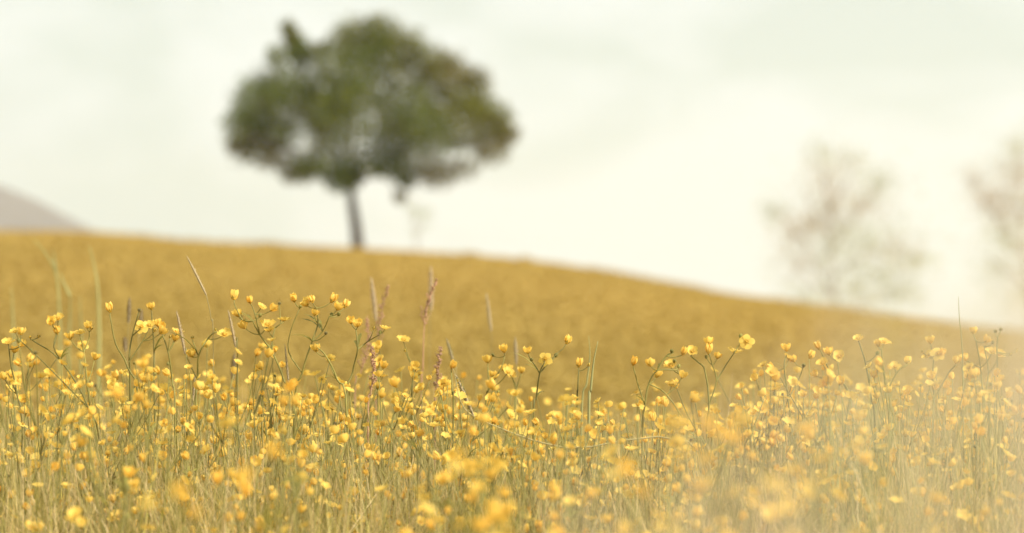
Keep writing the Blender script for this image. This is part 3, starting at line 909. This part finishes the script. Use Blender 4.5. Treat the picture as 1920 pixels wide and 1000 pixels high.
# plain tall grass stems and blades (blurred behind, or sharp)
def bare_grass(d, paths, w, mat, label, name='grass_stem'):
    b = at(paths[0][0][0], 900, d); b.z = gz(b.x, d)
    root = bpy.data.objects.new(name, None); C.objects.link(root); root.location = b
    for j, path in enumerate(paths):
        pts = [at(px, py, d) - b for px, py in path]
        if j == 0:
            pts = [Vector((0, 0, -0.02))] + pts
        cp = curve_pts(pts, 5)
        n = len(cp)
        mb = MB(); tube(mb, cp, [w * (1 - 0.8 * (i / (n - 1)) ** 2) for i in range(n)], 4)
        link('stalk' if j == 0 else 'leaf_blade', mb.mesh('stalk', [mat]), root)
    tag(root, label, 'grass', 'tall bare meadow grasses')
    return root
BG = bare_grass
BG(6.3, [[(112, 700), (111, 580), (105, 515), (85, 475), (62, 448)], [(105, 515), (100, 470)]], 0.003, M_palestem, 'pale blue-green grass stem bending aside at its top over the hill')
BG(6.3, [[(129, 700), (131, 600), (132, 540)], [(131, 556), (120, 532), (112, 510)]], 0.003, M_palestem, 'blue-green grass stem with a short drooping leaf at its tip')
BG(6.2, [[(185, 720), (186, 620), (182, 530), (168, 462)]], 0.0042, M_palestem, 'thickest upright blue-green grass stem among the blurred stems')
BG(6.2, [[(28, 720), (25, 620), (22, 540)]], 0.004, M_palestem, 'short upright grass blade standing apart at the edge of the meadow')
BG(6.2, [[(152, 700), (152, 620), (150, 556)]], 0.003, M_palestem, 'thin short grass blade between two blue-green stems')
BG(4.0, [[(1104, 800), (1108, 730), (1113, 680), (1121, 640)]], 0.0022, M_palestem, 'tall broad green grass blade beside the narrow pointed flower')
BG(4.3, [[(1090, 800), (1100, 720), (1106, 670), (1104, 630)]], 0.0016, M_palestem, 'thin faint grass stem crossing behind the broad green blade')
BG(3.7, [[(1330, 870), (1060, 840), (930, 800), (870, 765), (852, 700), (848, 690)]], 0.0011, M_straw, 'long straw-coloured stem fallen slantwise across the flowers')
BG(3.95, [[(1806, 760), (1803, 640), (1799, 600), (1797, 556)]], 0.001, M_palestem, 'hair-thin grass stem rising alone against the sky')

# reddish sorrel panicles
def sorrel(d, path, spread, label, seed):
    r = random.Random(seed)
    b = at(path[0][0], 900, d); b.z = gz(b.x, d)
    root = bpy.data.objects.new('sorrel', None); C.objects.link(root); root.location = b
    pts = curve_pts([Vector((0, 0, -0.02))] + [at(px, py, d) - b for px, py in path], 6)
    mb = MB(); n = len(pts)
    tube(mb, pts, [0.0015 - 0.001 * i / (n - 1) for i in range(n)], 5)
    tops = pts[-12:]
    tips = []
    for i, p in enumerate(tops):
        for k in range(2):
            a = r.uniform(0, 6.28)
            q = p + Vector((math.cos(a) * spread, math.sin(a) * spread, spread * 1.5)) * r.uniform(0.3, 1.0) * (1.1 - i / 14)
            tube(mb, [p, q], 0.0004, 3)
            tips.append((p, q))
    link('stem', mb.mesh('stem', [M_sorrel]), root)
    for p, q in tips:
        mb = MB()
        for j in range(7):
            c = p.lerp(q, 0.2 + 0.8 * j / 6) + Vector((r.gauss(0, 0.0012), r.gauss(0, 0.0012), r.gauss(0, 0.0012)))
            ball(mb, c, r.uniform(0.0009, 0.0017), 0.0011, seg=5, rings=3)
        link('seed_cluster', mb.mesh('seed_cluster', [M_sorrel]), root)
    tag(root, label, 'sorrel', 'reddish sorrel stalks')
SO = sorrel
SO(4.6, [(790, 760), (793, 690), (795, 620), (800, 575), (818, 528)], 0.012, 'tallest feathery reddish sorrel below the mauve grass spike', 1)
SO(4.8, [(705, 760), (708, 660), (715, 590), (728, 540)], 0.010, 'loose pale reddish sorrel next to the purple-pink grass spike', 2)
SO(4.3, [(815, 800), (818, 740), (822, 690), (826, 655)], 0.009, 'short reddish sorrel at the foot of the feathery one', 3)
SO(4.1, [(690, 800), (695, 740), (700, 690), (697, 655)], 0.008, 'low reddish sorrel with loose clusters under the forked buttercup', 4)
SO(4.6, [(665, 760), (676, 700), (690, 650), (688, 600)], 0.010, 'slender pale sorrel between the forked buttercup and the purple-pink spike', 5)

# ------------------------------------------------------------------ grass, more flowers and the flowering hillside
def blades(n, dist_fn, px_fn, h_fn, width, lean, cols, seed, segs=5):
    g_ = np.random.default_rng(seed)
    d = dist_fn(g_, n); px = px_fn(g_, n, d)
    x = (px - 960) / FPX * d
    z = ground_z(x, d)
    h = h_fn(g_, n, d, px) - z
    h = np.clip(h, 0.06, 0.75)
    a = g_.uniform(0, 2 * np.pi, n)
    ln = np.abs(g_.normal(lean, lean * 0.6, n)) * h
    face = a + np.pi / 2 + g_.normal(0, 0.7, n)
    w = width * g_.uniform(0.5, 1.4, n)
    t = np.linspace(0, 1, segs)[None, :]
    cx = x[:, None] + np.cos(a)[:, None] * ln[:, None] * t ** 2.2
    cy = d[:, None] + np.sin(a)[:, None] * ln[:, None] * t ** 2.2
    cz = z[:, None] - 0.01 + h[:, None] * (t - 0.22 * (ln / h)[:, None] * t ** 3)
    ww = w[:, None] * np.clip(1.05 - t ** 2.5, 0.06, 1)
    fx, fy = np.cos(face)[:, None] * ww, np.sin(face)[:, None] * ww
    Lp = np.stack([cx - fx, cy - fy, cz], -1); Rp = np.stack([cx + fx, cy + fy, cz], -1)
    V = np.stack([Lp, Rp], 2).reshape(-1, 3)
    base = (np.arange(n) * segs * 2)[:, None]
    k = np.arange(segs - 1)[None, :] * 2
    F = np.stack([base + k, base + k + 1, base + k + 3, base + k + 2], -1).reshape(-1, 4)
    cols = np.array(cols)
    c0 = cols[g_.integers(0, len(cols), n)] * g_.uniform(0.75, 1.25, (n, 1))
    tipc = np.array([0.74, 0.58, 0.32])
    mixk = (g_.random((n, 1)) * 0.6) * (t[0][None, :] ** 2)
    cc = c0[:, None, :] * (1 - mixk[..., None]) + tipc * mixk[..., None]
    cc = np.repeat(cc[:, :, None, :], 2, 2).reshape(-1, 3)
    return V, F, cc

def join(parts):
    VV, FF, CC, o = [], [], [], 0
    for V, F, c in parts:
        VV.append(V); FF.append(F + o); CC.append(c); o += len(V)
    return np.concatenate(VV), np.concatenate(FF), np.concatenate(CC)

GREEN = [(0.15, 0.145, 0.022), (0.20, 0.19, 0.03), (0.34, 0.31, 0.05), (0.48, 0.43, 0.08), (0.60, 0.50, 0.13), (0.70, 0.55, 0.20), (0.80, 0.62, 0.30), (0.50, 0.43, 0.10), (0.74, 0.55, 0.24), (0.76, 0.58, 0.28)]  # darkest olives also stand in for shaded gaps between blades
top_row = lambda px: np.interp(px, [0, 400, 700, 1000, 1200, 1400, 1700, 1920], [760, 770, 785, 800, 805, 790, 750, 740])
def h_low(g_, n, d, px):
    top = top_row(px)
    row = top + g_.random(n) ** 1.0 * (1080 - top)
    return CAM_H + (EYE - row) / FPX * d
def h_thin(g_, n, d, px):
    top = top_row(px) - 90
    row = top + g_.random(n) ** 0.8 * 260
    return CAM_H + (EYE - row) / FPX * d
spread = lambda g_, n, d: g_.uniform(-150, 2070, n) + g_.normal(0, 220, n) * (g_.random(n) < 0.15)
parts = [
    blades(36000, lambda g_, n: np.clip(g_.normal(4.05, 0.36, n), 3.35, 5.4), spread, h_low, 0.0013, 0.34, GREEN, 1),
    blades(10000, lambda g_, n: np.clip(g_.normal(3.9, 0.35, n), 3.2, 5.0), spread, h_thin, 0.0007, 0.24, GREEN[1:], 2),
    blades(700, lambda g_, n: g_.uniform(1.8, 3.0, n), spread, lambda g_, n, d, px: CAM_H + (EYE - (900 + g_.random(n) * 200)) / FPX * d, 0.0016, 0.25, GREEN, 3),
    blades(9000, lambda g_, n: g_.uniform(4.6, 9.0, n), spread, lambda g_, n, d, px: ground_z((px - 960) / FPX * d, d) + g_.uniform(0.12, 0.34, n), 0.0018, 0.25, GREEN, 4),
    blades(2600, lambda g_, n: np.clip(g_.normal(3.95, 0.25, n), 3.4, 4.8), spread, h_thin, 0.0008, 0.55, [(0.22, 0.20, 0.04), (0.30, 0.26, 0.06), (0.66, 0.52, 0.22)], 6),
    blades(4000, lambda g_, n: g_.uniform(4.3, 5.4, n), spread, lambda g_, n, d, px: CAM_H + (EYE - (top_row(px) - 150 + g_.random(n) ** 0.6 * 260)) / FPX * d, 0.0007, 0.2, [(0.62, 0.46, 0.28), (0.50, 0.42, 0.16)], 7),
    # ground cover round about, to the sides and behind the camera
    blades(14000, lambda g_, n: g_.uniform(-1.0, 7.0, n), lambda g_, n, d: 960 + g_.uniform(-2.6, 2.6, n) / np.where(np.abs(d) < 0.05, 0.05, d) * FPX,
           lambda g_, n, d, px: g_.uniform(0.08, 0.27, n), 0.002, 0.3, GREEN, 5),
]
V, F, cc = join(parts)
tag(link('meadow_grass', np_mesh('meadow_grass', V, F, M_grass, cc)), 'dense mixed green and straw-coloured meadow grass', 'grass', kind='stuff')

# dry feathery grass added near the lens on the right, blurring into a pale veil: thin stems with loose panicles
def panicles(n, seed):
    g_ = random.Random(seed)
    mb = MB()
    for i in range(n):
        d = g_.uniform(0.5, 0.8)
        px = 2080 - ((i + g_.random()) / n) ** 1.7 * 1050
        row = 640 + 250 * ((i * 0.618) % 1.0) + g_.uniform(-30, 30) - 240 * (px - 1450) / 400
        x = (px - 960) / FPX * d
        z0 = gz(x, d)
        p1 = at(px, row, d)
        c = (0.73 + g_.uniform(-.08, .08), 0.63 + g_.uniform(-.06, .06), 0.45 + g_.uniform(-.05, .05))
        b = Vector((x + g_.gauss(0, 0.02), d + g_.gauss(0, 0.03), z0 - 0.01))
        mid = b.lerp(p1, 0.55) + Vector((g_.gauss(0, 0.006), g_.gauss(0, 0.006), 0))
        tube(mb, curve_pts([b, mid, p1], 4), 0.0004, 3, 0, c)
        L = g_.uniform(0.06, 0.13)
        for k in range(16):
            t = g_.random()
            q0 = p1 - Vector((0, 0, L * t))
            a = g_.uniform(0, 6.28); rr = g_.uniform(0.003, 0.016) * (0.35 + t)
            q1 = q0 + Vector((math.cos(a) * rr, math.sin(a) * rr, rr * 0.9))
            tube(mb, [q0, q1], 0.00018, 3, 0, c, False)
            s = g_.uniform(0.0011, 0.002)
            u = Vector((g_.gauss(0, 1), g_.gauss(0, 1), g_.gauss(0, 1))).normalized() * s
            w = Vector((0, 0, s * 1.8))
            mb.add([q1 - u, q1 - w * 0.3, q1 + u, q1 + w], [(0, 1, 2, 3)], 0, c)
    return mb
tag(link('veil_grass', panicles(42, 4).mesh('veil_grass', [M_grass])), 'dry straw-coloured feathery grass added near the lens as a pale veil', 'grass', kind='stuff')

# further buttercups joined together: behind the named ones, at the sides and between them
def swathe(sites, seed, simple=False):
    g_ = random.Random(seed)
    mb = MB()
    for (x, y, z0, H) in sites:
        lean = Vector((g_.gauss(0, 0.03), g_.gauss(0, 0.03), 0))
        b = Vector((x, y, z0 - 0.01)); f = b + Vector((0, 0, H * g_.uniform(0.5, 0.7))) + lean * 0.5
        tube(mb, [b, b.lerp(f, 0.5) + lean * 0.1, f], [0.0014, 0.0012, 0.001], 3, 1)
        for q in range(g_.choice((2, 3, 3, 4))):
            e = Vector((x, y, z0)) + lean + Vector((g_.gauss(0, 0.03), g_.gauss(0, 0.03), H * (1 if q == 0 else g_.uniform(0.78, 1))))
            tube(mb, [f, f.lerp(e, 0.6) + (e - f) * 0.02, e], 0.0008, 3, 1)
            ax = Vector((g_.gauss(0, 0.6), g_.gauss(0, 0.6), 1))
            Q = orient(ax, g_.uniform(0, 6.28)); lift = g_.choice((0.3, 0.6, 0.9))
            t = petal_tmp[lift]
            s = g_.uniform(0.5, 0.98)
            mb.add([e + (Q @ v) * s for v in t.v], t.f, 0)
    return mb.mesh('buttercup_swathe', [M_petal, M_stem])
petal_tmp = {}
for lf in (0.3, 0.6, 0.9):
    t = MB()
    for k in range(5):
        petal_geo(lf, t, 2 * math.pi * k / 5, 0, nu=3, nv=3, seed=k)
    petal_tmp[lf] = t
sites = []
for i in range(620):        # behind the focus, on the slope of the dip
    d = 4.5 + 5.0 * rng.random() ** 1.8; px = rng.uniform(-120, 2040)
    x = (px - 960) / FPX * d
    top = sky_row(px) + rng.uniform(-12, 170)
    z0 = gz(x, d)
    sites.append((x, d, z0, min(0.5, max(0.14, CAM_H + (EYE - top) / FPX * d - z0))))
for i in range(850):        # through the meadow, low
    d = rng.gauss(3.98, 0.27); px = rng.uniform(-120, 2040)
    x = (px - 960) / FPX * d
    top = max(sky_row(px) + 25, rng.uniform(700, 1050))
    z0 = gz(x, d)
    sites.append((x, d, z0, max(0.14, CAM_H + (EYE - top) / FPX * d - z0)))
for i in range(260):        # low down among the grass
    d = rng.gauss(3.85, 0.22); px = rng.uniform(-120, 2040)
    x = (px - 960) / FPX * d
    z0 = gz(x, d)
    sites.append((x, d, z0, max(0.14, CAM_H + (EYE - rng.uniform(860, 1060)) / FPX * d - z0)))
for i in range(260):        # to the sides, outside the picture
    d = rng.uniform(0.5, 7.0)
    x = rng.choice((-1, 1)) * rng.uniform(0.22 * d + 0.1, 0.22 * d + 1.6)
    sites.append((x, d, gz(x, d), rng.uniform(0.26, 0.44)))
tag(link('buttercup_swathe', swathe(sites, 8)), 'crowd of further yellow buttercups filling the meadow', 'flowers', kind='stuff')

# flowering hillside: tufts and flower specks thinning with distance
def hillside(n, seed):
    g_ = np.random.default_rng(seed)
    u = g_.random(n)
    d = 8.0 * (107 / 8.0) ** (u ** 0.9)
    px = g_.uniform(-500, 2420, n)
    x = (px - 960) / FPX * d
    z = ground_z(x, d)
    patch = 0.5 + 0.5 * np.sin(x * 0.23 + 1.3 * np.sin(d * 0.06) + 0.7) * np.sin(d * 0.11 + 0.8 * np.sin(x * 0.31))
    patch = (0.55 * patch + 0.45 * np.clip((d - 70) / 30, 0, 1) * np.clip(-x / 14 + 0.1, 0, 1))[:, None]
    olive = np.array([0.86, 0.90, 0.84])
    tintm = 1 - patch * (1 - olive) * 0.9
    V, Cc = [], []
    for k in range(3):       # leaf blades
        a = g_.uniform(0, 6.28, n); h = g_.uniform(0.08, 0.24, n) * (1 + 0.6 * (d > 88) * (np.sin(x * 1.7 + np.sin(x * 0.63) * 3) > 0.75)); s = 0.012 + 0.0006 * d
        bx, by = x + g_.normal(0, 0.03, n), d + g_.normal(0, 0.03, n)
        o = np.stack([np.cos(a) * s, np.sin(a) * s, np.zeros(n)], -1)
        b = np.stack([bx, by, z - 0.02], -1); tpt = np.stack([bx + g_.normal(0, 0.05, n), by + g_.normal(0, 0.05, n), z + h], -1)
        V += [np.stack([b - o * 0.4, b + o * 0.4, tpt + o * 0.25, tpt - o * 0.25], 1)]
        c = np.array([0.445, 0.31, 0.09]) * g_.uniform(0.9, 1.1, (n, 1)) * tintm
        Cc += [np.repeat(c, 4, 0)]
    for k in range(3):       # flowers: crossed cups
        h = g_.uniform(0.14, 0.27, n); s = 0.011 + 0.00035 * d
        c0 = np.stack([x + g_.normal(0, 0.06, n), d + g_.normal(0, 0.06, n), z + h], -1)
        a = g_.uniform(0, 6.28, n)
        e1 = np.stack([np.cos(a), np.sin(a), np.zeros(n)], -1) * s[:, None]
        e2 = np.stack([-np.sin(a) * 0.8, np.cos(a) * 0.8, np.full(n, 0.7)], -1) * s[:, None]
        V += [np.stack([c0 - e1, c0 - e2, c0 + e1, c0 + e2], 1)]
        c = np.array([0.52, 0.35, 0.085]) * g_.uniform(0.92, 1.08, (n, 1)) * tintm
        Cc += [np.repeat(c, 4, 0)]
    VV = np.concatenate([v.reshape(-1, 3) for v in V]); CC = np.concatenate(Cc)
    F = np.arange(len(VV)).reshape(-1, 4)
    return np_mesh('hillside_flowers', VV, F, M_grass, CC)
tag(link('hillside_flowers', hillside(85000, 21)), 'golden flowering grass covering the rising hillside', 'flowers', kind='stuff')

# ------------------------------------------------------------------ haze
if HAZE_DENSITY > 0:
    mb = MB()
    x0, x1, y0, y1, z0, z1 = -2100, 700, -45, 2500, -21, 150
    vs = [Vector((x, y, z)) for x in (x0, x1) for y in (y0, y1) for z in (z0, z1)]
    mb.add(vs, [(0, 1, 3, 2), (4, 6, 7, 5), (0, 4, 5, 1), (2, 3, 7, 6), (0, 2, 6, 4), (1, 5, 7, 3)])
    mh, t = new_mat('haze')
    out = t.nodes.new('ShaderNodeOutputMaterial')
    pv = t.nodes.new('ShaderNodeVolumePrincipled')
    pv.inputs['Color'].default_value = (0.95, 0.95, 0.94, 1)
    pv.inputs['Density'].default_value = HAZE_DENSITY
    pv.inputs['Anisotropy'].default_value = 0.2
    t.links.new(pv.outputs[0], out.inputs['Volume'])
    tag(link('haze', mb.mesh('haze', [mh], smooth=False)), 'thin pale haze in the air', 'haze', kind='stuff')
